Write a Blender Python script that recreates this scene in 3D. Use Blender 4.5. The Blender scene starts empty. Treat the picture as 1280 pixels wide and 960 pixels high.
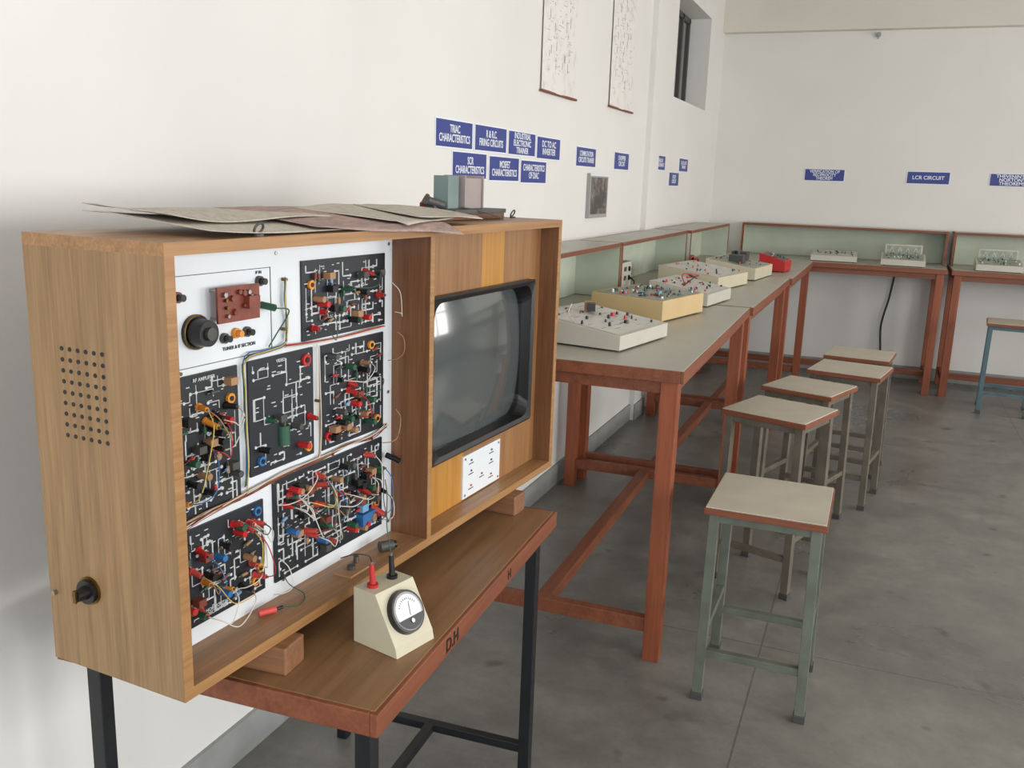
import bpy, bmesh, random
from math import *
from mathutils import Vector, Matrix
SC=bpy.context.scene
# ------------------------------------------------------------ materials
def newmat(name):
    m=bpy.data.materials.new(name);m.use_nodes=True;nt=m.node_tree
    return m,nt,nt.nodes['Principled BSDF']
def lin(c): return tuple(((x/255)/12.92 if x/255<=.04045 else ((x/255+.055)/1.055)**2.4) for x in c)+(1,)
def mat(name,c,rough=.5,metal=0,var=.08,scale=12,bump=0,spec=.5):
    m,nt,b=newmat(name);c=lin(c)
    tc=nt.nodes.new('ShaderNodeTexCoord');n=nt.nodes.new('ShaderNodeTexNoise');n.inputs['Scale'].default_value=scale;n.inputs['Detail'].default_value=5
    r=nt.nodes.new('ShaderNodeValToRGB')
    r.color_ramp.elements[0].position=.3;r.color_ramp.elements[1].position=.7
    r.color_ramp.elements[0].color=tuple(x*(1-var) for x in c[:3])+(1,);r.color_ramp.elements[1].color=tuple(min(1,x*(1+var)) for x in c[:3])+(1,)
    nt.links.new(tc.outputs['Object'],n.inputs['Vector']);nt.links.new(n.outputs['Fac'],r.inputs[0]);nt.links.new(r.outputs[0],b.inputs['Base Color'])
    b.inputs['Roughness'].default_value=rough;b.inputs['Metallic'].default_value=metal;b.inputs['Specular IOR Level'].default_value=spec
    if bump:
        bp=nt.nodes.new('ShaderNodeBump');bp.inputs['Strength'].default_value=bump;nt.links.new(n.outputs['Fac'],bp.inputs['Height']);nt.links.new(bp.outputs[0],b.inputs['Normal'])
    return m
def wood(name,c1,c2,axis='z',rough=.45,dens=1.0):
    m,nt,b=newmat(name)
    tc=nt.nodes.new('ShaderNodeTexCoord');mp=nt.nodes.new('ShaderNodeMapping')
    s={'x':(1.2,28,28),'y':(28,1.2,28),'z':(28,28,1.2)}[axis]
    mp.inputs['Scale'].default_value=tuple(v*dens for v in s)
    n=nt.nodes.new('ShaderNodeTexNoise');n.inputs['Scale'].default_value=1.6;n.inputs['Detail'].default_value=8;n.inputs['Roughness'].default_value=.65;n.inputs['Distortion'].default_value=.5
    n2=nt.nodes.new('ShaderNodeTexNoise');n2.inputs['Scale'].default_value=7;n2.inputs['Detail'].default_value=3
    mx=nt.nodes.new('ShaderNodeMix');mx.data_type='FLOAT';mx.inputs[0].default_value=.35
    r=nt.nodes.new('ShaderNodeValToRGB');r.color_ramp.elements[0].position=.34;r.color_ramp.elements[1].position=.62
    r.color_ramp.elements[0].color=lin(c1);r.color_ramp.elements[1].color=lin(c2)
    nt.links.new(tc.outputs['Object'],mp.inputs[0]);nt.links.new(mp.outputs[0],n.inputs['Vector']);nt.links.new(mp.outputs[0],n2.inputs['Vector'])
    nt.links.new(n.outputs['Fac'],mx.inputs[2]);nt.links.new(n2.outputs['Fac'],mx.inputs[3]);nt.links.new(mx.outputs[0],r.inputs[0]);nt.links.new(r.outputs[0],b.inputs['Base Color'])
    b.inputs['Roughness'].default_value=rough
    return m
def floor_mat():
    m,nt,b=newmat('concrete_floor')
    tc=nt.nodes.new('ShaderNodeTexCoord')
    n=nt.nodes.new('ShaderNodeTexNoise');n.inputs['Scale'].default_value=1.1;n.inputs['Detail'].default_value=9;n.inputs['Roughness'].default_value=.68;n.inputs['Distortion'].default_value=.8
    n2=nt.nodes.new('ShaderNodeTexNoise');n2.inputs['Scale'].default_value=6;n2.inputs['Detail'].default_value=10;n2.inputs['Roughness'].default_value=.78
    mx=nt.nodes.new('ShaderNodeMix');mx.data_type='FLOAT';mx.inputs[0].default_value=.4
    r=nt.nodes.new('ShaderNodeValToRGB');e=r.color_ramp.elements
    e[0].position=.34;e[0].color=lin((90,89,85));e[1].position=.66;e[1].color=lin((142,139,132))
    k=e.new(.5);k.color=lin((116,114,109))
    for o in (n,n2): nt.links.new(tc.outputs['Object'],o.inputs['Vector'])
    nt.links.new(n.outputs['Fac'],mx.inputs[2]);nt.links.new(n2.outputs['Fac'],mx.inputs[3]);nt.links.new(mx.outputs[0],r.inputs[0])
    br=nt.nodes.new('ShaderNodeTexBrick');br.offset=0;br.inputs['Scale'].default_value=1;br.inputs['Brick Width'].default_value=1.25;br.inputs['Row Height'].default_value=3.1
    br.inputs['Mortar Size'].default_value=.003;br.inputs['Color1'].default_value=(1,1,1,1);br.inputs['Color2'].default_value=(1,1,1,1);br.inputs['Mortar'].default_value=(.6,.6,.59,1)
    nt.links.new(tc.outputs['Object'],br.inputs['Vector'])
    v=nt.nodes.new('ShaderNodeTexNoise');v.inputs['Scale'].default_value=5.5;v.inputs['Detail'].default_value=2;nt.links.new(tc.outputs['Object'],v.inputs['Vector'])
    r2=nt.nodes.new('ShaderNodeValToRGB');r2.color_ramp.elements[0].position=.68;r2.color_ramp.elements[0].color=(1,1,1,1);r2.color_ramp.elements[1].position=.74;r2.color_ramp.elements[1].color=(.5,.5,.5,1)
    nt.links.new(v.outputs['Fac'],r2.inputs[0])
    m1=nt.nodes.new('ShaderNodeMix');m1.data_type='RGBA';m1.blend_type='MULTIPLY';m1.inputs[0].default_value=1
    nt.links.new(r.outputs[0],m1.inputs[6]);nt.links.new(br.outputs[0],m1.inputs[7])
    m2=nt.nodes.new('ShaderNodeMix');m2.data_type='RGBA';m2.blend_type='MULTIPLY';m2.inputs[0].default_value=1
    nt.links.new(m1.outputs[2],m2.inputs[6]);nt.links.new(r2.outputs[0],m2.inputs[7]);nt.links.new(m2.outputs[2],b.inputs['Base Color'])
    rr=nt.nodes.new('ShaderNodeMapRange');rr.inputs['From Min'].default_value=.3;rr.inputs['From Max'].default_value=.7;rr.inputs['To Min'].default_value=.22;rr.inputs['To Max'].default_value=.5
    nt.links.new(n.outputs['Fac'],rr.inputs[0]);nt.links.new(rr.outputs[0],b.inputs['Roughness'])
    bp=nt.nodes.new('ShaderNodeBump');bp.inputs['Strength'].default_value=.05;nt.links.new(n2.outputs['Fac'],bp.inputs['Height']);nt.links.new(bp.outputs[0],b.inputs['Normal'])
    return m
def paper_mat(name,c1,c2,sx,sy,thr=.5):
    m,nt,b=newmat(name)
    tc=nt.nodes.new('ShaderNodeTexCoord');mp=nt.nodes.new('ShaderNodeMapping');mp.inputs['Scale'].default_value=(sx,sy,sx)
    n=nt.nodes.new('ShaderNodeTexNoise');n.inputs['Scale'].default_value=1;n.inputs['Detail'].default_value=6;n.inputs['Roughness'].default_value=.8
    r=nt.nodes.new('ShaderNodeValToRGB');r.color_ramp.elements[0].position=thr-.08;r.color_ramp.elements[1].position=thr+.08
    r.color_ramp.elements[0].color=lin(c2);r.color_ramp.elements[1].color=lin(c1)
    nt.links.new(tc.outputs['Object'],mp.inputs[0]);nt.links.new(mp.outputs[0],n.inputs['Vector']);nt.links.new(n.outputs['Fac'],r.inputs[0]);nt.links.new(r.outputs[0],b.inputs['Base Color'])
    b.inputs['Roughness'].default_value=.8
    return m
WALL=mat('wall_paint',(222,220,216),.75,var=.03,scale=1.5)
CEIL=mat('ceiling_paint',(214,209,199),.8,var=.03,scale=2)
BASE=mat('skirting',(148,149,147),.6,var=.12,scale=8)
FLOOR=floor_mat()
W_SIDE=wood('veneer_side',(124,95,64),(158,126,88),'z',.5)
W_TOP=wood('veneer_top',(130,94,60),(170,128,88),'x',.4)
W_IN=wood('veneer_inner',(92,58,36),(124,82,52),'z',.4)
W_TV=wood('veneer_tv',(126,86,50),(154,112,70),'z',.4)
W_OR=wood('veneer_orange',(164,112,46),(190,136,62),'z',.38)
W_EDGE=wood('edge_band',(138,96,56),(168,126,80),'x',.45)
W_BLK=wood('block_wood',(112,74,48),(142,98,66),'x',.6)
W_TAB=wood('table_laminate',(118,86,58),(144,108,74),'x',.36,.5)
REDB=wood('red_brown_paint',(118,58,34),(152,82,50),'z',.5,.6)
REDX=wood('red_brown_edge',(106,56,36),(136,78,50),'x',.5,.6)
BTOP=mat('bench_laminate',(168,165,152),.36,var=.06,scale=5)
GREEN=mat('shelf_greenish',(186,194,176),.6,var=.06,scale=6)
STOP=mat('stool_top',(184,176,160),.45,var=.08,scale=9)
SGRN=mat('stool_leg_green',(98,103,92),.5,var=.2,scale=14)
SBLU=mat('stool_leg_blue',(80,106,116),.5,var=.15,scale=14)
SBRN=mat('stool_leg_brown',(98,92,80),.5,var=.2,scale=14)
BLK=mat('black_plastic',(22,22,24),.35,var=.1)
BLKM=mat('black_metal_paint',(24,26,30),.4,var=.2,scale=20)
PCB=mat('black_board',(20,26,34),.45,var=.12,scale=10)
WHT=mat('white_panel',(222,226,230),.4,var=.015,scale=4)
TRC=mat('white_trace',(200,202,202),.5,var=.02)
CRM=mat('cream_case',(198,190,166),.5,var=.05,scale=6)
CRM2=mat('cream_case_pale',(190,186,174),.5,var=.05,scale=6)
YEL=mat('tan_case',(200,174,128),.5,var=.06,scale=6)
PANEL=mat('kit_panel_white',(196,194,186),.45,var=.06,scale=20)
PANG=mat('kit_panel_grey',(142,150,136),.45,var=.2,scale=25)
RED=mat('red_plastic',(182,38,36),.4,var=.08)
PNK=mat('faded_red_plastic',(204,76,68),.45,var=.08)
ORG=mat('orange_plastic',(220,140,46),.4,var=.05)
BLU=mat('blue_plastic',(46,104,160),.4,var=.06)
LBL=mat('light_blue_part',(112,160,196),.4,var=.06)
GRN=mat('green_part',(40,84,62),.45,var=.1)
BRN=mat('brown_board',(122,58,42),.5,var=.2,scale=60)
TAN=mat('tan_part',(160,122,88),.5,var=.1)
YLW=mat('yellow_wire',(196,172,84),.5,var=.05)
WIR=mat('cream_wire',(206,200,188),.5,var=.05)
MET=mat('metal',(160,160,158),.3,1,var=.05)
BRS=mat('brass',(120,98,56),.4,1,var=.1)
SBL=mat('sign_blue',(46,60,134),.45,var=.03)
SWH=mat('sign_white',(232,235,240),.5,var=.01)
PAP=paper_mat('poster_print',(224,220,216),(204,199,195),16,16,.42)
NWS=paper_mat('newsprint',(196,187,174),(164,155,144),130,40,.46)
NWP=paper_mat('newsprint_pink',(178,148,140),(142,124,118),24,60,.5)
DPH=paper_mat('dark_print',(82,76,74),(140,134,128),12,12,.45)
GRY=mat('dark_grey',(70,70,68),.5,var=.1)
LGR=mat('pencil_grey',(156,154,153),.6,var=.05)
GGB=mat('grey_green_box',(110,128,126),.4,var=.1)
PKB=mat('warm_grey_metal',(150,138,134),.4,var=.1)
SCR,nt,b=newmat('crt_glass');b.inputs['Base Color'].default_value=lin((78,83,83));b.inputs['Coat Weight'].default_value=.6;b.inputs['Coat Roughness'].default_value=.03
n=nt.nodes.new('ShaderNodeTexNoise');n.inputs['Scale'].default_value=6;rr=nt.nodes.new('ShaderNodeMapRange');rr.inputs['To Min'].default_value=.08;rr.inputs['To Max'].default_value=.16
nt.links.new(n.outputs['Fac'],rr.inputs[0]);nt.links.new(rr.outputs[0],b.inputs['Roughness'])
PAN,nt,b=newmat('window_pane_dusty');b.inputs['Roughness'].default_value=.3
n=nt.nodes.new('ShaderNodeTexNoise');n.inputs['Scale'].default_value=3;r=nt.nodes.new('ShaderNodeValToRGB');r.color_ramp.elements[0].color=lin((112,112,110));r.color_ramp.elements[1].color=lin((170,170,166))
nt.links.new(n.outputs['Fac'],r.inputs[0]);nt.links.new(r.outputs[0],b.inputs['Base Color'])

# ------------------------------------------------------------ mesh builder
class MB:
    def __init__(s): s.v=[];s.f=[];s.m=[];s.mats=[];s.sm=[]
    def mi(s,m):
        if m not in s.mats: s.mats.append(m)
        return s.mats.index(m)
    def add(s,vs,fs,m,M=None,smooth=False):
        o=len(s.v);k=s.mi(m)
        for v in vs:
            v=Vector(v)
            if M is not None: v=M@v
            s.v.append(v)
        for f in fs: s.f.append([i+o for i in f]);s.m.append(k);s.sm.append(smooth)
    def box(s,a,b,m,M=None):
        x0,y0,z0=a;x1,y1,z1=b
        s.add([(x0,y0,z0),(x1,y0,z0),(x1,y1,z0),(x0,y1,z0),(x0,y0,z1),(x1,y0,z1),(x1,y1,z1),(x0,y1,z1)],
              [(0,3,2,1),(4,5,6,7),(0,1,5,4),(1,2,6,5),(2,3,7,6),(3,0,4,7)],m,M)
    def bar(s,p,q,w,m,h=None,up=(0,0,1)):
        p,q=Vector(p),Vector(q);d=(q-p);L=d.length;d.normalize();u=Vector(up)
        if abs(d.dot(u))>.98:u=Vector((0,1,0))
        x=d.cross(u).normalized();u=x.cross(d)
        M=Matrix(((x.x,u.x,d.x,p.x),(x.y,u.y,d.y,p.y),(x.z,u.z,d.z,p.z),(0,0,0,1)))
        h=h or w
        s.box((-w/2,-h/2,0),(w/2,h/2,L),m,M)
    def cyl(s,p,q,r,m,seg=14,r2=None,cap=True):
        p,q=Vector(p),Vector(q);d=(q-p).normalized();u=Vector((0,0,1)) if abs(d.z)<.9 else Vector((1,0,0))
        x=d.cross(u).normalized();y=d.cross(x);r2=r if r2 is None else r2
        vs=[];
        for i in range(seg):
            t=2*pi*i/seg;e=x*cos(t)+y*sin(t);vs.append(p+e*r);vs.append(q+e*r2)
        s.add(vs,[(2*i,2*i+1,(2*i+3)%(2*seg),(2*i+2)%(2*seg)) for i in range(seg)],m,smooth=True)
        if cap: s.add(vs,[[2*i for i in range(seg)],[2*i+1 for i in range(seg)][::-1]],m)
    def tube(s,pts,r,m,seg=6,sub=6):
        P=[Vector(p) for p in pts]
        if len(P)>2:
            Q=[P[0]*2-P[1]]+P+[P[-1]*2-P[-2]];out=[]
            for i in range(1,len(Q)-2):
                for j in range(sub):
                    t=j/sub;a,b,c,d=Q[i-1:i+3]
                    out.append(.5*((2*b)+(c-a)*t+(2*a-5*b+4*c-d)*t*t+(3*b-a-3*c+d)*t**3))
            out.append(P[-1]);P=out
        vs=[];
        for i,p in enumerate(P):
            d=(P[min(i+1,len(P)-1)]-P[max(i-1,0)]).normalized()
            u=Vector((0,0,1)) if abs(d.z)<.9 else Vector((1,0,0))
            x=d.cross(u).normalized();y=d.cross(x)
            for k in range(seg):
                t=2*pi*k/seg;vs.append(p+(x*cos(t)+y*sin(t))*r)
        fs=[]
        for i in range(len(P)-1):
            for k in range(seg):
                a=i*seg+k;b=i*seg+(k+1)%seg;fs.append((a,a+seg,b+seg,b))
        s.add(vs,fs,m,smooth=True)
    def torus(s,c,n,R,r,m,seg=20,ss=8):
        c=Vector(c);n=Vector(n).normalized();u=Vector((0,0,1)) if abs(n.z)<.9 else Vector((1,0,0));x=n.cross(u).normalized();y=n.cross(x)
        vs=[];fs=[]
        for i in range(seg):
            t=2*pi*i/seg;e=x*cos(t)+y*sin(t)
            for k in range(ss):
                p=2*pi*k/ss;vs.append(c+e*(R+r*cos(p))+n*r*sin(p))
        for i in range(seg):
            for k in range(ss):
                fs.append((i*ss+k,((i+1)%seg)*ss+k,((i+1)%seg)*ss+(k+1)%ss,i*ss+(k+1)%ss))
        s.add(vs,fs,m,smooth=True)
    def grid(s,fn,nu,nv,m,smooth=True):
        vs=[fn(i/nu,j/nv) for j in range(nv+1) for i in range(nu+1)]
        s.add(vs,[(j*(nu+1)+i,j*(nu+1)+i+1,(j+1)*(nu+1)+i+1,(j+1)*(nu+1)+i) for j in range(nv) for i in range(nu)],m,smooth=smooth)
    def obj(s,name,loc=(0,0,0),rz=0,parent=None,bevel=0):
        me=bpy.data.meshes.new(name);me.from_pydata([tuple(v) for v in s.v],[],s.f)
        for m in s.mats: me.materials.append(m)
        me.polygons.foreach_set('material_index',s.m);me.polygons.foreach_set('use_smooth',s.sm);me.update()
        o=bpy.data.objects.new(name,me);SC.collection.objects.link(o)
        o.location=loc;o.rotation_euler=(0,0,rz)
        if parent: o.parent=parent
        if bevel:
            b=o.modifiers.new('b','BEVEL');b.width=bevel;b.segments=2;b.limit_method='ANGLE';b.angle_limit=radians(50)
        return o
def empty(name,loc=(0,0,0),rz=0):
    o=bpy.data.objects.new(name,None);SC.collection.objects.link(o);o.location=loc;o.rotation_euler=(0,0,rz);o.empty_display_size=.1;return o
def text(body,size,loc,rot,m,parent,name='lettering',align='CENTER',sx=1,sp=.85):
    c=bpy.data.curves.new(name,'FONT');c.body=body;c.size=size;c.align_x=align;c.align_y='CENTER';c.space_line=sp;c.extrude=.0003;c.offset=size*.014
    c.materials.append(m);o=bpy.data.objects.new(name,c);SC.collection.objects.link(o);o.parent=parent;o.location=loc;o.rotation_euler=rot;o.scale=(sx,1,1);return o

# ------------------------------------------------------------ room
D=8.615;XR=6.2;Y0=-3.2;HC=3.3
def simple(name,boxes,m,bevel=0):
    b=MB()
    for a,c in boxes:b.box(a,c,m)
    return b.obj(name,bevel=bevel)
simple('floor',[((-.3,Y0-.2,-.1),(XR+.2,D+.2,0))],FLOOR)
simple('ceiling',[((-.3,Y0-.2,HC),(XR+.2,D+.2,HC+.1))],CEIL)
simple('wall_back',[((-.3,D,0),(XR+.2,D+.2,HC))],WALL)
simple('trim_2',[((.0005,D-.10,2.9),(XR-.0005,D-.0005,HC-.0005))],CEIL)
wy0,wy1,wz0,wz1=6.72,7.95,2.2,2.92
simple('wall_left',[((-.3,Y0,0),(0,wy0,HC)),((-.3,wy1,0),(0,D,HC)),((-.3,wy0,0),(0,wy1,wz0)),((-.3,wy0,wz1),(0,wy1,HC))],WALL)
simple('trim_1',[((0,5.98,0),(.035,6.24,HC))],WALL)
wins=[(-2.2,-.4),(.6,2.4),(3.4,5.2),(6.2,7.8)]
bx=[((XR,Y0,0),(XR+.2,D,.9)),((XR,Y0,2.5),(XR+.2,D,HC))];pv=Y0
for a,c in wins: bx.append(((XR,pv,.9),(XR+.2,a,2.5)));pv=c
bx.append(((XR,pv,.9),(XR+.2,D,2.5)));simple('wall_right',bx,WALL)
simple('wall_front',[((-.3,Y0-.2,0),(XR+.2,Y0,HC))],WALL)
for i,(a,c) in enumerate(wins):
    b=MB();x=XR+.1
    for y in (a,c-.04,(a+c)/2-.02): b.box((x-.02,y,.9),(x+.02,y+.04,2.5),SGRN)
    for z in (.9,1.68,2.46): b.box((x-.02,a,z),(x+.02,c,z+.04),SGRN)
    b.obj('window_%d'%(i+2))
b=MB();x=-.2
b.box((x-.01,wy0,wz0),(x,wy1,wz1),PAN)
for y in (wy0,wy0+.3,wy0+.62,wy0+.93,wy1-.04): b.box((x,y,wz0),(x+.03,y+.04,wz1),GRY)
for z in (wz0,wz1-.04): b.box((x,wy0,z),(x+.03,wy1,z+.04),GRY)
b.obj('window_1')
simple('baseboard_left',[((0,Y0,0),(.012,5.98,.11)),((.035,5.98,0),(.047,6.24,.11)),((0,6.24,0),(.012,D,.11))],BASE)
simple('baseboard_back',[((.012,D-.006,0),(XR,D,.11))],BASE)
b=MB();b.cyl((1.27,D,2.865),(1.27,D-.03,2.865),.02,LGR);b.cyl((1.27,D-.03,2.865),(1.27,D-.035,2.83),.006,LGR);b.obj('wall_hook')

# ------------------------------------------------------------ benches
def bench(name,loc,rz,L,Dp,H=1.015):
    b=MB();T=.022
    b.box((0.004,.004,H-T),(L-.004,Dp,H),BTOP)
    e=.012
    b.box((0,0,H-.042),(L,e,H-.002),REDX);b.box((0,Dp-e,H-.042),(L,Dp,H-.002),REDX)
    b.box((0,e,H-.042),(e,Dp-e,H-.002),REDX);b.box((L-e,e,H-.042),(L,Dp-e,H-.002),REDX)
    lw=.056;i=.02
    xs=(i,L-i-lw);ys=(i,Dp-i-lw)
    for x in xs:
        for y in ys: b.box((x,y,0),(x+lw,y+lw,H-T),REDB)
    for x in xs:
        b.box((x+.010,i+lw,H-.085),(x+.046,Dp-i-lw,H-T),REDX)
        b.box((x+.010,i+lw,.10),(x+.046,Dp-i-lw,.15),REDX)
    for y in ys: b.box((i+lw,y+.010,H-.085),(L-i-lw,y+.046,H-T),REDX)
    b.box((i+.046,Dp/2-.025,.10),(L-i-.046,Dp/2+.025,.148),REDX)
    return b.obj(name,loc,rz,bevel=.002)
R90=radians(90)
bench('lab_bench',(.962,2.80,0),radians(91.0),1.735,.90)
bench('lab_bench',(.945,4.56,0),radians(89.6),1.68,.90)
bench('lab_bench',(.975,6.255,0),radians(89.6),1.64,.92)
bench('lab_bench',(.05,7.925,0),0,1.94,.64)
bench('lab_bench',(2.02,7.925,0),0,1.9,.64)
bench('lab_bench',(3.95,7.925,0),0,1.9,.64)
def shelf(name,loc,rz,L,dep,h=.275,parts=()):
    b=MB()
    b.box((0,-.004,h-.02),(L,dep,h-.001),REDX);b.box((.006,.003,h-.002),(L-.006,dep-.002,h),BTOP)
    b.box((0.018,dep-.02,0),(L-.018,dep-.008,h-.02),GREEN)
    for x in (0,)+tuple(parts)+(L-.018,):
        b.box((x,0,0),(x+.018,dep,h-.02),GREEN);b.box((x-.001,-.003,0),(x+.019,.0,h-.02),REDX)
    return b.obj(name,loc,rz,bevel=.0015)
shelf('bench_back_shelf',(.265,2.80,1.0155),R90,1.75,.25)
shelf('bench_back_shelf',(.265,4.57,1.0155),R90,1.66,.225)
shelf('bench_back_shelf',(.285,6.26,1.0155),R90,1.64,.24)
shelf('bench_back_shelf',(.33,8.36,1.0155),0,1.66,.25)
shelf('bench_back_shelf',(2.03,8.36,1.0155),0,1.88,.25)
shelf('bench_back_shelf',(3.96,8.36,1.0155),0,1.88,.25)

# ------------------------------------------------------------ stools
def stool(loc,rz,w,d,H,leg,r1=.16,r2=.24):
    b=MB()
    b.box((-w/2,-d/2,H-.022),(w/2,d/2,H-.002),REDX);b.box((-w/2+.004,-d/2+.004,H-.003),(w/2-.004,d/2-.004,H+.002),STOP)
    hw,hd=w/2-.03,d/2-.03;t=.03;sp=.008
    for sx in (-1,1):
        for sy in (-1,1):
            b.bar((sx*(hw+sp),sy*(hd+sp),0),(sx*hw,sy*hd,H-.022),t,leg)
            b.box((sx*(hw+sp)-.018,sy*(hd+sp)-.018,0),(sx*(hw+sp)+.018,sy*(hd+sp)+.018,.025),GRY)
    for s in (-1,1):
        b.box((-hw,s*hd-.01,H-.05),(hw,s*hd+.01,H-.022),leg);b.box((s*hw-.01,-hd,H-.05),(s*hw+.01,hd,H-.022),leg)
        b.box((-hw,s*(hd+.004)-.012,r1-.012),(hw,s*(hd+.004)+.012,r1+.012),leg)
        b.box((s*(hw+.004)-.012,-hd,r2-.012),(s*(hw+.004)+.012,hd,r2+.012),leg)
    return b.obj('lab_stool',loc+(0,),radians(rz),bevel=.0015)
stool((1.258,2.835),0,.355,.38,.64,SGRN)
stool((1.185,3.72),-18,.35,.34,.72,SBRN)
stool((1.245,4.50),-18,.34,.34,.67,SBRN)
stool((1.41,4.97),-10,.36,.36,.69,SBRN)
stool((1.445,5.54),-6,.35,.36,.68,SBRN)
stool((2.46,7.62),-5,.36,.36,.68,SBLU)

# ------------------------------------------------------------ small table under the trainer
b=MB();L,Dp,H=.987,.636,.76
b.box((.008,.008,H-.02),(L-.008,Dp,H),W_TAB)
for a,c in (((0,0,H-.042),(L,.014,H-.001)),((0,Dp-.014,H-.042),(L,Dp,H-.001)),((0,.014,H-.042),(.014,Dp-.014,H-.001)),((L-.014,.014,H-.042),(L,Dp-.014,H-.001))): b.box(a,c,REDX)
lw=.03
for x in (.035,L-.065):
    for y in (.03,Dp-.06):
        b.box((x,y,0),(x+lw,y+lw,H-.02),BLKM)
    b.box((x+.003,.06,.09),(x+.027,Dp-.06,.114),BLKM);b.box((x+.003,.06,H-.06),(x+.027,Dp-.06,H-.03),BLKM)
for y in (.033,Dp-.057): b.box((.06,y,H-.06),(L-.06,y+.024,H-.03),BLKM)
b.box((.06,Dp/2-.012,.09),(L-.06,Dp/2+.012,.114),BLKM)
tab=b.obj('trainer_table',(.842,1.117,0),radians(92.69),bevel=.002)
text('D.H',.036,(.30,-.0006,H-.022),(R90,0,0),BLK,tab,'painted_marking')
text('H',.028,(.62,-.0006,H-.022),(R90,0,0),BLK,tab,'painted_marking')

# ------------------------------------------------------------ trainer cabinet
random.seed(7)
W,HH,DD,t=1.348,.672,.276,.018
RZ=radians(90-4.07);root=empty('television_trainer_cabinet',(.610,.957,.81),RZ)
b=MB()
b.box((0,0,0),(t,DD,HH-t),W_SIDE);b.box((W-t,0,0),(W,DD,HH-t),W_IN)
b.box((0,0,HH-t),(W,DD,HH),W_TOP);b.box((t,0,0),(W-t,DD,t),W_TOP)
for a,c in (((0,-.0015,0),(t,0,HH)),((W-t,-.0015,0),(W,0,HH)),((t,-.0015,0),(W-t,0,t)),((t,-.0015,HH-t),(W-t,0,HH)),((.684,-.0015,t),(.700,0,HH-t))): b.box(a,c,W_EDGE)
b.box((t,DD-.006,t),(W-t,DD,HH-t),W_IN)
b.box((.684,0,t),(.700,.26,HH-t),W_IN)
cab=b.obj('cabinet_case',parent=root)
A0,A1,C0,C1=.745,1.268,.150,.522
b=MB();f0,f1=.05,.062
b.box((.700,f0,C1),(1.0,f1,HH-t),W_TV);b.box((1.0,f0,C1),(1.115,f1,HH-t),W_OR);b.box((1.115,f0,C1),(W-t,f1,HH-t),W_TV)
b.box((.700,f0,t),(.93,f1,C0),W_OR);b.box((.93,f0,t),(W-t,f1,C0),W_TV)
b.box((.700,f0,C0),(A0,f1,C1),W_TV);b.box((A1,f0,C0),(1.292,f1,C1),W_OR);b.box((1.292,f0,C0),(W-t,f1,C1),W_TV)
b.obj('tv_fascia',parent=root)
def rrect(w,h,r,n=6,bow=0):
    pts=[]
    for k,(sx,sy) in enumerate(((1,1),(-1,1),(-1,-1),(1,-1))):
        for i in range(n+1):
            a=pi/2*k+pi/2*i/n
            pts.append((sx*(w-r)+r*cos(a),sy*(h-r)+r*sin(a)))
    return [(x*(1+bow*(1-(y/h)**2)),y*(1+bow*(1-(x/w)**2))) for x,y in pts]
b=MB();cx,cz=(A0+A1)/2,(C0+C1)/2;w,h=(A1-A0)/2,(C1-C0)/2
loops=[(rrect(w,h,.008),.055),(rrect(w,h,.008),.032),(rrect(w-.004,h-.004,.008),.030),(rrect(w-.016,h-.014,.035,bow=.0),.034),(rrect(w-.022,h-.020,.045,bow=.008),.060),(rrect(w-.024,h-.022,.045,bow=.008),.085)]
vs=[];n=len(loops[0][0])
for lp,y in loops: vs+=[(cx+p[0],y,cz+p[1]) for p in lp]
b.add(vs,[(i*n+k,i*n+(k+1)%n,(i+1)*n+(k+1)%n,(i+1)*n+k) for i in range(len(loops)-1) for k in range(n)],BLK,smooth=False)
b.obj('screen_bezel',parent=root)
b=MB()
def scrf(u,v):
    x,y=u*2-1,v*2-1
    X=x*sqrt(1-.12*y*y);Y=y*sqrt(1-.12*x*x)
    return (cx+X*(w-.012),.078-.036*(1-.5*X*X-.5*Y*Y)+.004,cz+Y*(h-.010))
b.grid(scrf,24,18,SCR);b.obj('crt_screen',parent=root)
b=MB();b.box((.925,.046,.022),(1.118,.05,.128),WHT)
for x in (.935,1.108):
    for z in (.03,.12): b.cyl((x,.046,z),(x,.0445,z),.003,MET,8)
for (x,z) in ((.965,.103),(1.07,.103),(.965,.077),(1.07,.077),(1.02,.055),(.965,.04),(1.07,.04)):
    b.box((x-.012,.0455,z-.0012),(x+.012,.046,z+.0012),GRY)
    b.box((x-.003,.044,z+.006),(x+.003,.046,z+.010),RED if z<.06 else GRY)
b.obj('control_label_plate',parent=root)
b=MB()
for i in range(6):
    for j in range(9):
        y=.126+i*.0165;z=.378+j*.0163
        b.cyl((.0005,y,z),(-.0008,y,z),.0034,BLK,10)
b.obj('speaker_grille',parent=root)
b=MB();b.cyl((0,.184,.136),(-.004,.184,.136),.022,BRS,24);b.cyl((-.004,.184,.136),(-.010,.184,.136),.019,BLK,24);b.cyl((-.010,.184,.136),(-.026,.184,.136),.011,BLK,16,r2=.009);b.box((-.03,.181,.126),(-.026,.187,.146),BRS)
b.cyl((0,.262,.115),(-.006,.262,.115),.004,MET,8);b.obj('side_knob',parent=root,bevel=.0006)
b=MB()
for x,y in ((.20,.012),(1.30,.12)):
    b.cyl((x,y,HH),(x,y,HH+.004),.008,GRY,10);b.torus((x,y,HH+.012),(0,1,.5),.009,.002,GRY)
b.obj('hanging_rings',parent=root)
PY=.09
b=MB();b.box((t,PY,t),(.684,PY+.005,HH-t),WHT);
for x in (.10,.33,.67):
    for z in (.045,.33,.635): b.cyl((x,PY,z),(x,PY-.002,z),.0035,MET,8)
b.obj('white_circuit_panel',parent=root)
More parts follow.
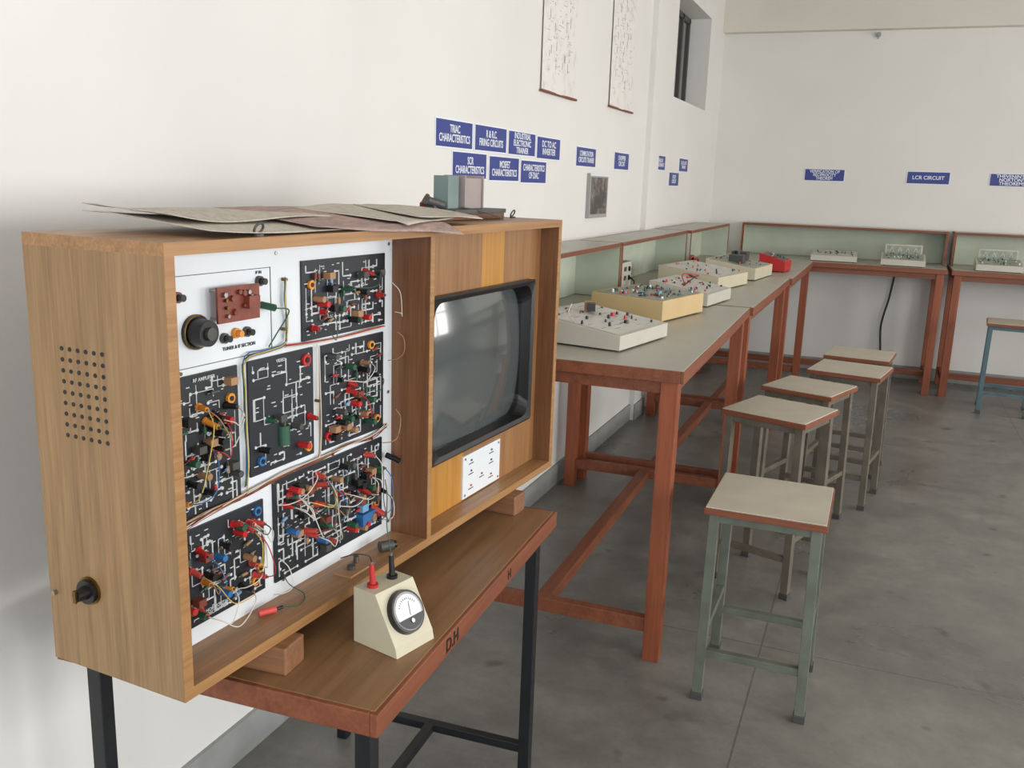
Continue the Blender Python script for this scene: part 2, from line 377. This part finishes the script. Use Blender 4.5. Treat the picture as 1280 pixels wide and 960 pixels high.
boards={'A':(.392,.652,.475,.618),'B':(.06,.225,.230,.461),'C':(.250,.420,.262,.462),'D':(.444,.647,.260,.460),'E':(.305,.643,.048,.240),'F':(.06,.278,.050,.216)}
bb=MB();cp=MB()
def plug(x,z,m,L=.03,tilt=None,r=.0052):
    y=PY-.004;d=Vector((random.uniform(-.3,.3),-1,random.uniform(-.35,.2))) if tilt is None else Vector(tilt)
    d.normalize();p=Vector((x,y,z));cp.cyl(p,p+d*.004,r*1.25,m,10);q=p+d*L;cp.cyl(p+d*.004,q,r,m,10,r2=r*.8);cp.cyl(q,q+d*.004,r*.45,MET,8);return q+d*.003
def ring(x,z,m,r=.0085):
    y=PY-.004;cp.cyl((x,y,z),(x,y-.005,z),r,m,16);cp.cyl((x,y-.005,z),(x,y-.0065,z),r*.5,BLK,12)
for k,(a0,a1,c0,c1) in boards.items():
    bb.box((a0,PY-.004,c0),(a1,PY,c1),PCB)
    w_,h_=a1-a0,c1-c0;area=w_*h_;y0,y1=PY-.0052,PY-.004
    g=.012
    for _ in range(int(area*(1550 if k!='C' else 1000))):
        x=a0+.012+g*random.randint(0,int((w_-.024)/g))+random.uniform(-.002,.002);z=c0+.012+g*random.randint(0,int((h_-.024)/g))+random.uniform(-.002,.002)
        dx=random.choice([-1,1])*g*random.randint(1,3);dz=random.choice([-1,1])*g*random.randint(1,3)
        x2=min(max(x+dx,a0+.01),a1-.01);z2=min(max(z+dz,c0+.01),c1-.01);tw=random.choice([.0010,.0014,.0024])
        bb.box((min(x,x2)-tw/2,y0,z-tw/2),(max(x,x2)+tw/2,y1,z+tw/2),TRC)
        bb.box((x2-tw/2,y0,min(z,z2)-tw/2),(x2+tw/2,y1,max(z,z2)+tw/2),TRC)
        bb.cyl((x,y1,z),(x,y0-.0002,z),.0028,TRC,8)
    for _ in range(int(area*1300)):
        x=random.uniform(a0+.01,a1-.01);z=random.uniform(c0+.01,c1-.01);l=random.uniform(.002,.005)
        bb.box((x-l,y0,z-.0008),(x+l,y1,z+.0008),TRC)
    for _ in range(int(area*(900 if k in 'EF' else 850 if k!='C' else 170))):
        x=random.uniform(a0+.02,a1-.02);z=random.uniform(c0+.02,c1-.02);ty=random.random();y=PY-.010
        if ty<.5:
            m=random.choice([TAN,TAN,GRN,BRN,LBL,GRY,RED,BRN]);an=random.choice([0,pi/2,.3]);d=Vector((cos(an),0,sin(an)))
            c=Vector((x,y,z));cp.cyl(c-d*.006,c+d*.006,.0028,m,8);cp.cyl(c-d*.013,c+d*.013,.0007,MET,5)
        elif ty<.8:
            m=random.choice([BLU,GRY,GRN,BLK,GRN,BLK,TAN,RED]);cp.cyl((x,PY-.004,z),(x,PY-.026,z),.0058,m,12)
        else:
            cp.box((x-.008,PY-.02,z-.006),(x+.008,PY-.004,z+.006),random.choice([GRY,BLK,BRN,TAN,BLK]))
for x,z in ((.415,.575),(.205,.41),(.62,.285),(.618,.105),(.60,.44),(.262,.095),(.40,.28),(.25,.075)): ring(x,z,ORG)
ring(.398,.442,RED,.011);ring(.275,.285,BLU);ring(.46,.285,RED);ring(.26,.20,BLU)
cp.box((.55,PY-.022,.075),(.60,PY-.004,.10),BLU);cp.box((.555,PY-.018,.103),(.575,PY-.004,.118),LBL)
cp.cyl((.335,PY-.004,.30),(.335,PY-.004,.335),.012,GRN,12)
for a,c in (((.06,PY-.001,.612),(.314,PY,.6130)),((.3135,PY-.001,.472),(.3145,PY,.6135)),((.06,PY-.001,.4715),(.315,PY,.4725))): bb.box(a,c,GRY)
cp.cyl((.140,PY,.526),(.140,PY-.006,.526),.027,BLK,28);cp.torus((.140,PY-.006,.526),(0,1,0),.026,.0015,BRS);cp.cyl((.140,PY-.006,.526),(.140,PY-.030,.526),.023,BLK,24,r2=.020);cp.cyl((.140,PY-.03,.526),(.140,PY-.036,.526),.010,GRY,16)
cp.box((.168,PY-.022,.536),(.262,PY-.018,.592),BRN)
for x in (.175,.255):
    for z in (.542,.586): cp.cyl((x,PY,z),(x,PY-.02,z),.002,MET,6)
for _ in range(18):
    x=random.uniform(.178,.252);z=random.uniform(.544,.584);cp.cyl((x,PY-.022,z),(x,PY-.028,z),random.uniform(.0025,.005),random.choice([BRS,GRY,BRN,BRN,MET]),8)
cp.box((.225,PY-.034,.555),(.25,PY-.022,.575),BRN)
for x,z,m in ((.285,.592,BLU),(.106,.582,BRN),(.200,.508,BLU),(.226,.513,ORG),(.252,.512,BLU)):
    cp.cyl((x,PY,z),(x,PY-.006,z),.0085,m if m!=BLU else GRY,14);cp.cyl((x,PY-.006,z),(x,PY-.016,z),.0055,BLK if m!=ORG else ORG,10)
cp.cyl((.29,PY,.552),(.296,PY-.025,.548),.006,GRN,10);cp.tube([(.296,PY-.027,.548),(.325,PY-.03,.54),(.315,PY-.01,.50),(.30,PY-.006,.48)],.0013,GRN)
bb.obj('circuit_boards',parent=root)
WC=[WIR,WIR,WIR,GRN,GRY,RED,TAN,YLW,BLU,WIR]
def sag(p,q,m,r=.00095,out=.03,drop=.03):
    p,q=Vector(p),Vector(q);mid=(p+q)/2+Vector((random.uniform(-.01,.01),-random.uniform(.3,1)*out,-random.uniform(.2,1)*drop))
    cp.tube([p,p*.7+mid*.3+Vector((0,-.012,0)),mid,q*.7+mid*.3+Vector((0,-.01,0)),q],r,m)
P=[]
for k,n_,cols in (('E',21,[PNK,RED,PNK,BLK,PNK,GRN]),('F',13,[PNK,PNK,RED,BLK,ORG]),('B',7,[BLK,BLK,RED,ORG]),('D',6,[BLK,BLK,RED,TAN]),('A',5,[RED,BLK,GRN]),('C',2,[GRN,RED])):
    a0,a1,c0,c1=boards[k]
    for _ in range(n_):
        x=random.uniform(a0+.02,a1-.01);z=random.uniform(c0+.015,c1-.02);P.append((k,plug(x,z,random.choice(cols),L=random.uniform(.016,.028))))
for k in 'EFBDA':
    q=[p for kk,p in P if kk==k];q.sort(key=lambda v:v.x+random.uniform(-.06,.06))
    for i in range(0,len(q)-1,1 if k in 'EFB' else 2): sag(q[i],q[i+1],random.choice(WC),drop=.035)
for (p,q) in (((.40,.07,.236),(.30,.07,.20)),((.62,.07,.235),(.655,.06,.30)),((.655,.08,.40),(.66,.06,.46)),((.30,.07,.10),(.28,.07,.04)),((.655,.07,.56),(.665,.07,.50))):
    sag(p,q,random.choice([WIR,GRN,TAN]),drop=.04)
cp.cyl((.65,PY-.01,.20),(.655,PY-.04,.19),.006,BLK,10);cp.cyl((.60,PY-.01,.10),(.60,PY-.04,.09),.006,PNK,10)
def harness(pts,n,cols,j=.004):
    for i in range(n):
        o=Vector((random.uniform(-j,j),-random.uniform(0,.006),random.uniform(-j,j)))
        cp.tube([Vector((x,PY-.005,z))+o+Vector((random.uniform(-1,1)*j*.6,0,random.uniform(-1,1)*j*.6)) for x,z in pts],.0011,cols[i%len(cols)],5,4)
harness([(.345,.59),(.343,.55),(.345,.52),(.34,.48),(.30,.473),(.24,.468),(.236,.42),(.237,.35),(.238,.29),(.234,.25)],5,[BLU,WIR,GRN,YLW,BLU])
harness([(.09,.222),(.16,.232),(.24,.238),(.33,.247),(.43,.248),(.52,.252),(.60,.25),(.655,.262)],8,[BRN,TAN,WIR,TAN,BRN,WIR],.006)
harness([(.34,.475),(.40,.47),(.50,.468),(.60,.47),(.645,.472)],4,[RED,WIR,TAN])
harness([(.432,.465),(.431,.40),(.433,.33),(.431,.27),(.428,.25)],4,[WIR,TAN,WIR])
harness([(.235,.245),(.22,.235),(.15,.235),(.08,.23)],3,[BRN,WIR,TAN])
for x,z in ((.345,.59),(.34,.505),(.10,.468),(.30,.24),(.47,.247),(.60,.247),(.43,.36)):
    cp.cyl((x,PY,z),(x,PY-.01,z),.003,BRS,8)
cp.box((.44,.02,t),(.52,.06,t+.004),TAN);cp.cyl((.47,.04,t+.004),(.47,.04,t+.012),.008,GRY);cp.cyl((.50,.05,t+.004),(.50,.05,t+.018),.006,MET)
cp.cyl((.575,.045,t+.011),(.60,.03,t+.011),.011,GRY,16);cp.cyl((.600,.03,t+.011),(.606,.0265,t+.011),.008,BLK,16)
cp.cyl((.235,.065,t+.007),(.262,.05,t+.007),.006,PNK,10);cp.cyl((.262,.05,t+.007),(.275,.045,t+.007),.003,BLK,8)
cp.tube([(.275,.045,t+.007),(.30,.03,t+.004),(.34,.05,t+.003),(.33,.075,t+.02),(.32,PY-.01,.06)],.001,GRN)
cp.obj('components_and_leads',parent=root)
text('TUNER & IF SECTION',.008,(.235,PY-.001,.490),(R90,0,0),BLK,root,'lettering')
text('ANTENNA',.007,(.085,PY-.001,.602),(R90,0,0),BLK,root,'lettering')
text('IF IN',.007,(.285,PY-.001,.606),(R90,0,0),BLK,root,'lettering')
text('HORIZONTAL\nOSCILLATOR',.008,(.16,PY-.0055,.064),(R90,0,0),TRC,root,'lettering')
text('RF AMPLIFIER',.008,(.15,PY-.0055,.452),(R90,0,0),TRC,root,'lettering')
text('VIDEO',.008,(.33,PY-.0055,.452),(R90,0,0),TRC,root,'lettering')
b=MB();b.box((-.075,-.03,0),(.075,.03,.0495),W_BLK);b.obj('wooden_spacer_block',(.572,1.175,.76),radians(4),bevel=.003)
b=MB();b.box((-.075,-.03,0),(.075,.03,.0495),W_BLK);b.obj('wooden_spacer_block',(.64,2.05,.76),radians(-4),bevel=.003)

# ------------------------------------------------------------ newspapers on top
def cabobj(mb,name,bevel=0):
    return mb.obj(name,(.610,.957,.81),RZ,bevel=bevel)
b=MB()
def sheet(cx,cy,w,d,ang,z0,m,seed,hump=.012,back=0,droop=.3):
    ca,sa=cos(ang),sin(ang)
    def fn(u,v):
        x,y=(u-.5)*w,(v-.5)*d
        X=cx+x*ca-y*sa;Y=cy+x*sa+y*ca
        z=z0+.002*(1+sin(8*u+seed)*sin(4*v+seed))+back*(max(0,.3-u)*3.3)**2
        z+=hump*max(0,min(1,(Y-.02)/.2))
        if Y<.004: z-=(.004-Y)*droop
        return (X,Y,z)
    b.grid(fn,36,20,m)
sheet(.42,.145,.64,.26,radians(2),HH+.001,NWS,0,.018,.008,.3)
sheet(.56,.115,.40,.27,radians(-7),HH+.006,NWP,2,.022,0,.45)
sheet(.72,.13,.34,.24,radians(10),HH+.011,NWS,4,.020,0,.3)
sheet(.30,.18,.42,.17,radians(4),HH+.010,NWS,5,.018,.012,.3)
sheet(.80,.10,.20,.19,radians(-12),HH+.016,NWS,6,.018,0,.3)
o=cabobj(b,'newspaper_stack');s_=o.modifiers.new('s','SOLIDIFY');s_.thickness=.0012;s_.offset=1
b=MB()
b.box((.94,.12,HH+.0005),(1.25,.262,HH+.016),W_IN);b.box((.96,.10,HH+.016),(1.22,.235,HH+.026),GRY)
b.box((.995,.14,HH+.026),(1.045,.18,HH+.102),GGB);b.box((1.058,.13,HH+.026),(1.062,.19,HH+.104),PKB);b.box((1.062,.135,HH+.026),(1.15,.185,HH+.098),PKB);b.box((1.15,.13,HH+.026),(1.154,.19,HH+.104),PKB)
b.cyl((.93,.16,HH+.046),(.985,.15,HH+.034),.010,GRY);b.cyl((.945,.18,HH+.034),(.985,.19,HH+.054),.006,BRN);b.box((.95,.15,HH+.026),(.985,.19,HH+.040),GRY)
b.tube([(1.04,.13,HH+.03),(1.08,.09,HH+.02),(1.15,.08,HH+.006),(1.2,.1,HH+.006)],.002,GRY)
cabobj(b,'transformer_apparatus',.0015)

# ------------------------------------------------------------ panel meter
b=MB();mw,md,mh=.098,.105,.105
prof=[(0,0),(md,0),(md,mh),(md-.052,mh),(0.004,.018)]
vs=[(-mw/2,y,z) for y,z in prof]+[(mw/2,y,z) for y,z in prof];n=5
b.add(vs,[list(range(n)),[n+i for i in range(n)][::-1]]+[(i,(i+n),(i+1)%n+n,(i+1)%n) for i in range(n)],CRM)
sl=Vector((0,md-.052-.004,mh-.018));sd=sl.normalized();nn=Vector((0,-sd.z,sd.y))
c=Vector((0,.004,.018))+sl*.5
b.cyl(c,c+nn*.011,.040,BLK,36,r2=.038);b.cyl(c+nn*.011,c+nn*.0115,.034,LGR,36);b.cyl(c+nn*.0115,c+nn*.012,.030,WHT,32)
for i in range(11):
    a=radians(150-12*i);e=Vector((1,0,0))*cos(a)+sd*sin(a);b.bar(c+nn*.0124+e*.020,c+nn*.0124+e*.024,.001,BLK)
b.bar(c+nn*.0128-sd*.008,c+nn*.0128+sd*.016+Vector((.006,0,0)),.0009,BLK)
seg=[c+nn*.0132+(Vector((1,0,0))*cos(radians(a))+sd*sin(radians(a)))*.0325 for a in range(200,341,10)]
b.add(seg,[list(range(len(seg)))],BLK)
b.cyl(c-sd*.018+nn*.013,c-sd*.018+nn*.015,.004,MET,12)
for x,m in ((-.028,RED),(.022,BLK)):
    y=md-.026;b.cyl((x,y,mh),(x,y,mh+.006),.010,m,14);b.cyl((x,y,mh+.006),(x,y+.003,mh+.042),.006,m,12,r2=.0045);b.cyl((x,y+.003,mh+.042),(x,y+.003,mh+.047),.003,MET,8)
b.tube([(-.028,md-.023,mh+.047),(-.032,md-.02,mh+.058),(-.055,md-.01,mh+.066),(-.08,md+.0,mh+.064)],.0012,BLK)
b.tube([(.022,md-.023,mh+.047),(.020,md-.02,mh+.07),(.024,md-.01,mh+.10),(.03,md-.005,mh+.15),(.028,md-.002,mh+.18)],.0011,GRN)
b.obj('analog_panel_meter',(.800,1.325,.7605),radians(76),bevel=.003)

# ------------------------------------------------------------ trainer kits on benches
def kit(name,loc,rz,w,d,h0,h1,case,face,seed,knobs=(BLK,RED,ORG,GRN,LBL),n=24,comp=False):
    random.seed(seed);b=MB()
    vs=[(-w/2,-d/2,0),(w/2,-d/2,0),(w/2,d/2,0),(-w/2,d/2,0),(-w/2,-d/2,h0),(w/2,-d/2,h0),(w/2,d/2,h1),(-w/2,d/2,h1)]
    b.add(vs,[(0,3,2,1),(4,5,6,7),(0,1,5,4),(1,2,6,5),(2,3,7,6),(3,0,4,7)],case)
    def S(x,y,dz=0): return Vector((x,y,h0+(h1-h0)*(y+d/2)/d+dz))
    m=.014
    b.add([S(-w/2+m,-d/2+m,.0012),S(w/2-m,-d/2+m,.0012),S(w/2-m,d/2-m,.0012),S(-w/2+m,d/2-m,.0012)],[(0,1,2,3)],face)
    for i in range(n):
        x=random.uniform(-w/2+.03,w/2-.03);y=random.uniform(-d/2+.03,d/2-.03);k=random.choice(knobs)
        r=random.choice([.004,.006,.010 if i%5==0 else .005]);b.cyl(S(x,y,.001),S(x,y,.001+random.uniform(.004,.014)),r,k,10,r2=r*.85)
        if comp: b.box(tuple(S(x+.01,y,.001)),tuple(S(x+.025,y+.006,.008)),random.choice([GRY,TAN,GRN]))
    for i in range(n):
        x=random.uniform(-w/2+.05,w/2-.05);y=random.uniform(-d/2+.03,d/2-.03);L=random.uniform(.02,.05)
        a=S(x-L/2,y,.0016);c=S(x+L/2,y,.0016);b.bar(a,c,.0014,GRY,.0008)
    for x in (-w/2+.02,w/2-.035):
        for y in (-d/2+.015,d/2-.03): b.box((x,y,-.006),(x+.015,y+.015,0),BLK)
    return b,name,loc,rz
def put(k,bevel=.003):
    b,name,loc,rz=k;return b.obj(name,loc,radians(rz),bevel=bevel)
ZB=1.0215
k=kit('electronics_trainer_kit',(.555,3.24,ZB),80,.42,.36,.05,.095,CRM2,PANEL,1,(BLK,BLK,RED,BLK,GRY),30);b=k[0]
b.box((.03,.02,.09),(.08,.05,.12),BLK,Matrix.Rotation(.5,4,'Z'));b.box((.07,.02,.085),(.085,.06,.125),TAN,Matrix.Rotation(.5,4,'Z'))
b.tube([(-.1,.1,.09),(-.12,.06,.13),(-.16,.05,.10),(-.19,.0,.07)],.002,WIR)
put(k)
k=kit('electronics_trainer_kit',(.545,4.03,ZB),78,.44,.34,.085,.095,YEL,PANG,2,(GRN,BLK,GRY,RED,LBL,WHT),55,True);put(k)
k=kit('electronics_trainer_kit',(.62,4.62,ZB),83,.40,.30,.055,.10,CRM2,PANEL,3,(BLK,RED,BLK));k[0].tube([(-.1,0,.08),(-.05,.03,.13),(.05,-.02,.12),(.1,.05,.1)],.003,RED);k[0].tube([(-.12,0,.08),(-.06,-.03,.12),(.03,.03,.12),(.09,.0,.1)],.003,BLK);put(k)
k=kit('electronics_trainer_kit',(.54,5.42,ZB),80,.52,.36,.07,.115,CRM,PANEL,4,(BLK,GRN,RED,BLK));put(k)
k=kit('electronics_trainer_kit',(.64,6.15,ZB),84,.48,.32,.07,.115,CRM,PANG,5,(BLK,BLK,RED));k[0].cyl((.0,.02,.1),(.0,.02,.16),.02,BLK);k[0].box((.08,-.02,.09),(.16,.08,.15),GRY);k[0].box((-.14,-.05,.09),(-.06,.04,.14),GRY);put(k)
k=kit('power_supply_kit',(.80,6.78,ZB),85,.24,.18,.07,.12,RED,BLK,6,(BLK,RED,WHT),12);put(k)
k=kit('electronics_trainer_kit',(1.13,8.12,ZB),2,.36,.24,.045,.075,CRM2,PANEL,7,(BLK,BLK,GRY));put(k)
for x,s in ((1.66,8),(2.35,9)):
    k=kit('electronics_trainer_kit',(x,8.06,ZB),0,.33,.22,.045,.085,CRM2,PANG,s,(BLK,GRY,WHT));b=k[0]
    b.box((-.14,.12,-.006),(.14,.14,.155),CRM2);b.box((-.13,.119,.06),(.13,.12,.145),PANG)
    for i in range(4):
        xx=-.09+i*.06
        b.bar((xx-.015,.1185,.10),(xx,.1185,.13),.004,SWH,.002);b.bar((xx+.015,.1185,.10),(xx,.1185,.13),.004,SWH,.002)
        b.cyl((xx,.12,.085),(xx,.112,.085),.006,BLK,8)
    put(k)
b=MB();b.box((-.03,-.06,0),(.03,.06,.12),CRM2);b.cyl((.03,0,.09),(.036,0,.09),.015,BLK)
b.tube([(.03,.02,.04),(.07,.03,.03),(.11,.06,.008),(.09,.09,.008),(.03,.10,.02)],.005,BLK);b.tube([(.03,-.02,.05),(.08,.0,.05),(.12,.04,.008),(.11,.10,.008)],.005,BLK)
b.obj('mains_socket_box',(.13,3.66,1.0165),bevel=.003)
b=MB();b.box((-.04,-.10,0),(.04,.10,.14),CRM2)
for z in (.04,.09): b.box((.04,-.06,z),(.045,-.02,z+.025),GRY);b.cyl((.04,.04,z+.01),(.048,.04,z+.01),.014,BLK)
b.tube([(.05,.04,.05),(.08,.02,.03),(.09,-.06,.006),(.06,-.12,.006)],.005,BLK)
b.obj('mains_socket_box',(.14,5.02,1.0165),bevel=.003)
b=MB();b.box((-.06,-.10,0),(.06,.10,.07),RED);b.box((-.02,-.06,.07),(.02,.06,.10),GRY);b.tube([(.06,0,.03),(.09,.05,.05),(.08,.12,.01),(.0,.14,.01)],.008,RED)
b.tube([(.06,-.05,.03),(.09,-.1,.06),(.08,-.14,.01)],.008,BLK);b.obj('red_meter_box',(.15,6.75,1.0165),bevel=.003)
b=MB();b.tube([(1.62,8.588,1.00),(1.62,8.588,.9),(1.60,8.588,.7),(1.56,8.588,.45),(1.58,8.588,.2),(1.56,8.588,.01)],.0085,BLK,8);b.obj('hanging_power_cable')

# ------------------------------------------------------------ signs
def sign_left(y0,z1,w,h,txt,sz,x=.0005):
    b=MB();b.box((0,0,0),(.003,w,h),SWH);b.box((.003,.005,.005),(.0042,w-.005,h-.005),SBL)
    o=b.obj('experiment_label_sign',(x,y0,z1-h))
    ml=max(len(l) for l in txt.split('\n'));sx=min(1,(w-.02)/(ml*sz*.64))
    text(txt,sz,(.0048,w/2,h/2),(R90,0,R90),SWH,o,sx=sx)
for y0,z1,w_,t_,s in ((2.96,1.787,.315,'TRIAC\nCHARACTERISTICS',.039),(3.295,1.787,.32,'R & R.C.\nFIRING CIRCUITS',.039),(3.635,1.785,.32,'INDUSTRIAL\nELECTRONIC\nTRAINER',.035),(3.975,1.78,.32,'DC TO AC\nINVERTER',.04),
   (3.10,1.679,.315,'SCR\nCHARACTERISTICS',.039),(3.44,1.675,.325,'MOSFET\nCHARACTERISTICS',.039),(3.785,1.67,.325,'CHARACTERISTICS\nOF DIAC',.039),
   (4.55,1.762,.34,'COMMUTATION\nCIRCUITS TRAINER',.037),(5.26,1.763,.32,'CHOPPER\nCIRCUIT',.038),(6.26,1.785,.32,'LISSAJOUS\nMEASUREMENT',.036),(7.06,1.79,.32,'LOGIC GATE\nTRAINER',.036),(6.74,1.68,.33,'DIODE\nCIRCUIT',.038)):
    sign_left(y0,z1,w_,.103,t_,s)
for x0,t_,s in ((.79,'VERIFICATION OF\nRECIPROCITY\nTHEOREM',.036),(1.62,'LCR CIRCUIT',.042),(2.25,"THEVENIN'S &\nNORTON'S\nTHEOREMS",.036),(3.1,'SUPERPOSITION\nTHEOREM',.036)):
    w_,h_=.335,.105;b=MB();b.box((0,-.003,0),(w_,0,h_),SWH);b.box((.005,-.0042,.005),(w_-.005,-.003,h_-.005),SBL)
    o=b.obj('experiment_label_sign',(x0,D-.0005,1.77-h_));ml=max(len(l) for l in t_.split('\n'))
    text(t_,s,(w_/2,-.0048,h_/2),(R90,0,0),SWH,o,sx=min(1.1,(w_-.03)/(ml*s*.66)),sp=.8)
b=MB();b.box((0,0,0),(.02,.34,.235),LGR);b.box((.02,.02,.02),(.0215,.32,.215),DPH);b.box((.02,.0,.222),(.022,.34,.235),WHT);b.box((.0215,.10,.05),(.022,.24,.12),GRY);b.obj('framed_notice',(.0005,4.76,1.395))
def poster(y0,w,z0,z1):
    b=MB();random.seed(int(y0*10))
    sh=lambda u,v:(.006+.012*(1-v)**2*sin(3*u+.2),u*w,z0+v*(z1-z0))
    b.grid(sh,8,12,PAP)
    b.cyl((.012,-.01,z0),(.012,w+.01,z0),.006,REDX,10);b.cyl((.010,-.01,z1),(.010,w+.01,z1),.006,REDX,10)
    for _ in range(110):
        u=random.uniform(.08,.8);v=random.uniform(.12,.92);l=random.uniform(.01,.045);x=sh(u,v)[0]+.0005
        y=u*w;z=z0+v*(z1-z0)
        if random.random()<.7:b.box((x,y,z),(x+.0008,y+l,z+.002),LGR)
        else:b.box((x,y,z),(x+.0008,y+.0025,z+l),LGR)
    return b.obj('wall_chart',(.0005,y0,0))
poster(3.99,.48,1.975,2.72);poster(5.08,.48,1.998,2.78)

# ------------------------------------------------------------ lights, world, camera
wd=bpy.data.worlds.new('w');SC.world=wd;wd.use_nodes=True;wd.node_tree.nodes['Background'].inputs[0].default_value=(.9,.95,1,1);wd.node_tree.nodes['Background'].inputs[1].default_value=.8
def area(name,loc,rot,sx,sy,e,col):
    l=bpy.data.lights.new(name,'AREA');l.shape='RECTANGLE';l.size=sx;l.size_y=sy;l.energy=e;l.color=col
    o=bpy.data.objects.new(name,l);SC.collection.objects.link(o);o.location=loc;o.rotation_euler=rot;return o
for i,(a,c) in enumerate(wins):
    area('daylight_%d'%i,(XR+.25,(a+c)/2,1.7),(0,R90,0),1.6,c-a,[104,120,112,88][i],[(.95,.98,1),(.98,.99,1),(1,.98,.96),(1,.97,.93)][i])
area('daylight_rear',(2.6,Y0+.1,1.8),(R90,0,0),3.6,1.8,112,(.88,.94,1))
cam=bpy.data.cameras.new('camera');cam.sensor_width=36;cam.lens=36*1144.47/1280;cam.clip_start=.02
co=bpy.data.objects.new('camera',cam);SC.collection.objects.link(co)
y,p,r=radians(21.475),radians(12.505),radians(1.971)
fw=Vector((-sin(y)*cos(p),cos(y)*cos(p),-sin(p)));rt=Vector((cos(y),sin(y),0));up=rt.cross(fw)
X=rt*cos(r)+up*sin(r);U=-rt*sin(r)+up*cos(r)
co.matrix_world=Matrix(((X.x,U.x,-fw.x,1.487),(X.y,U.y,-fw.y,0),(X.z,U.z,-fw.z,1.577),(0,0,0,1)))
SC.camera=co
SC.view_settings.view_transform='Standard'
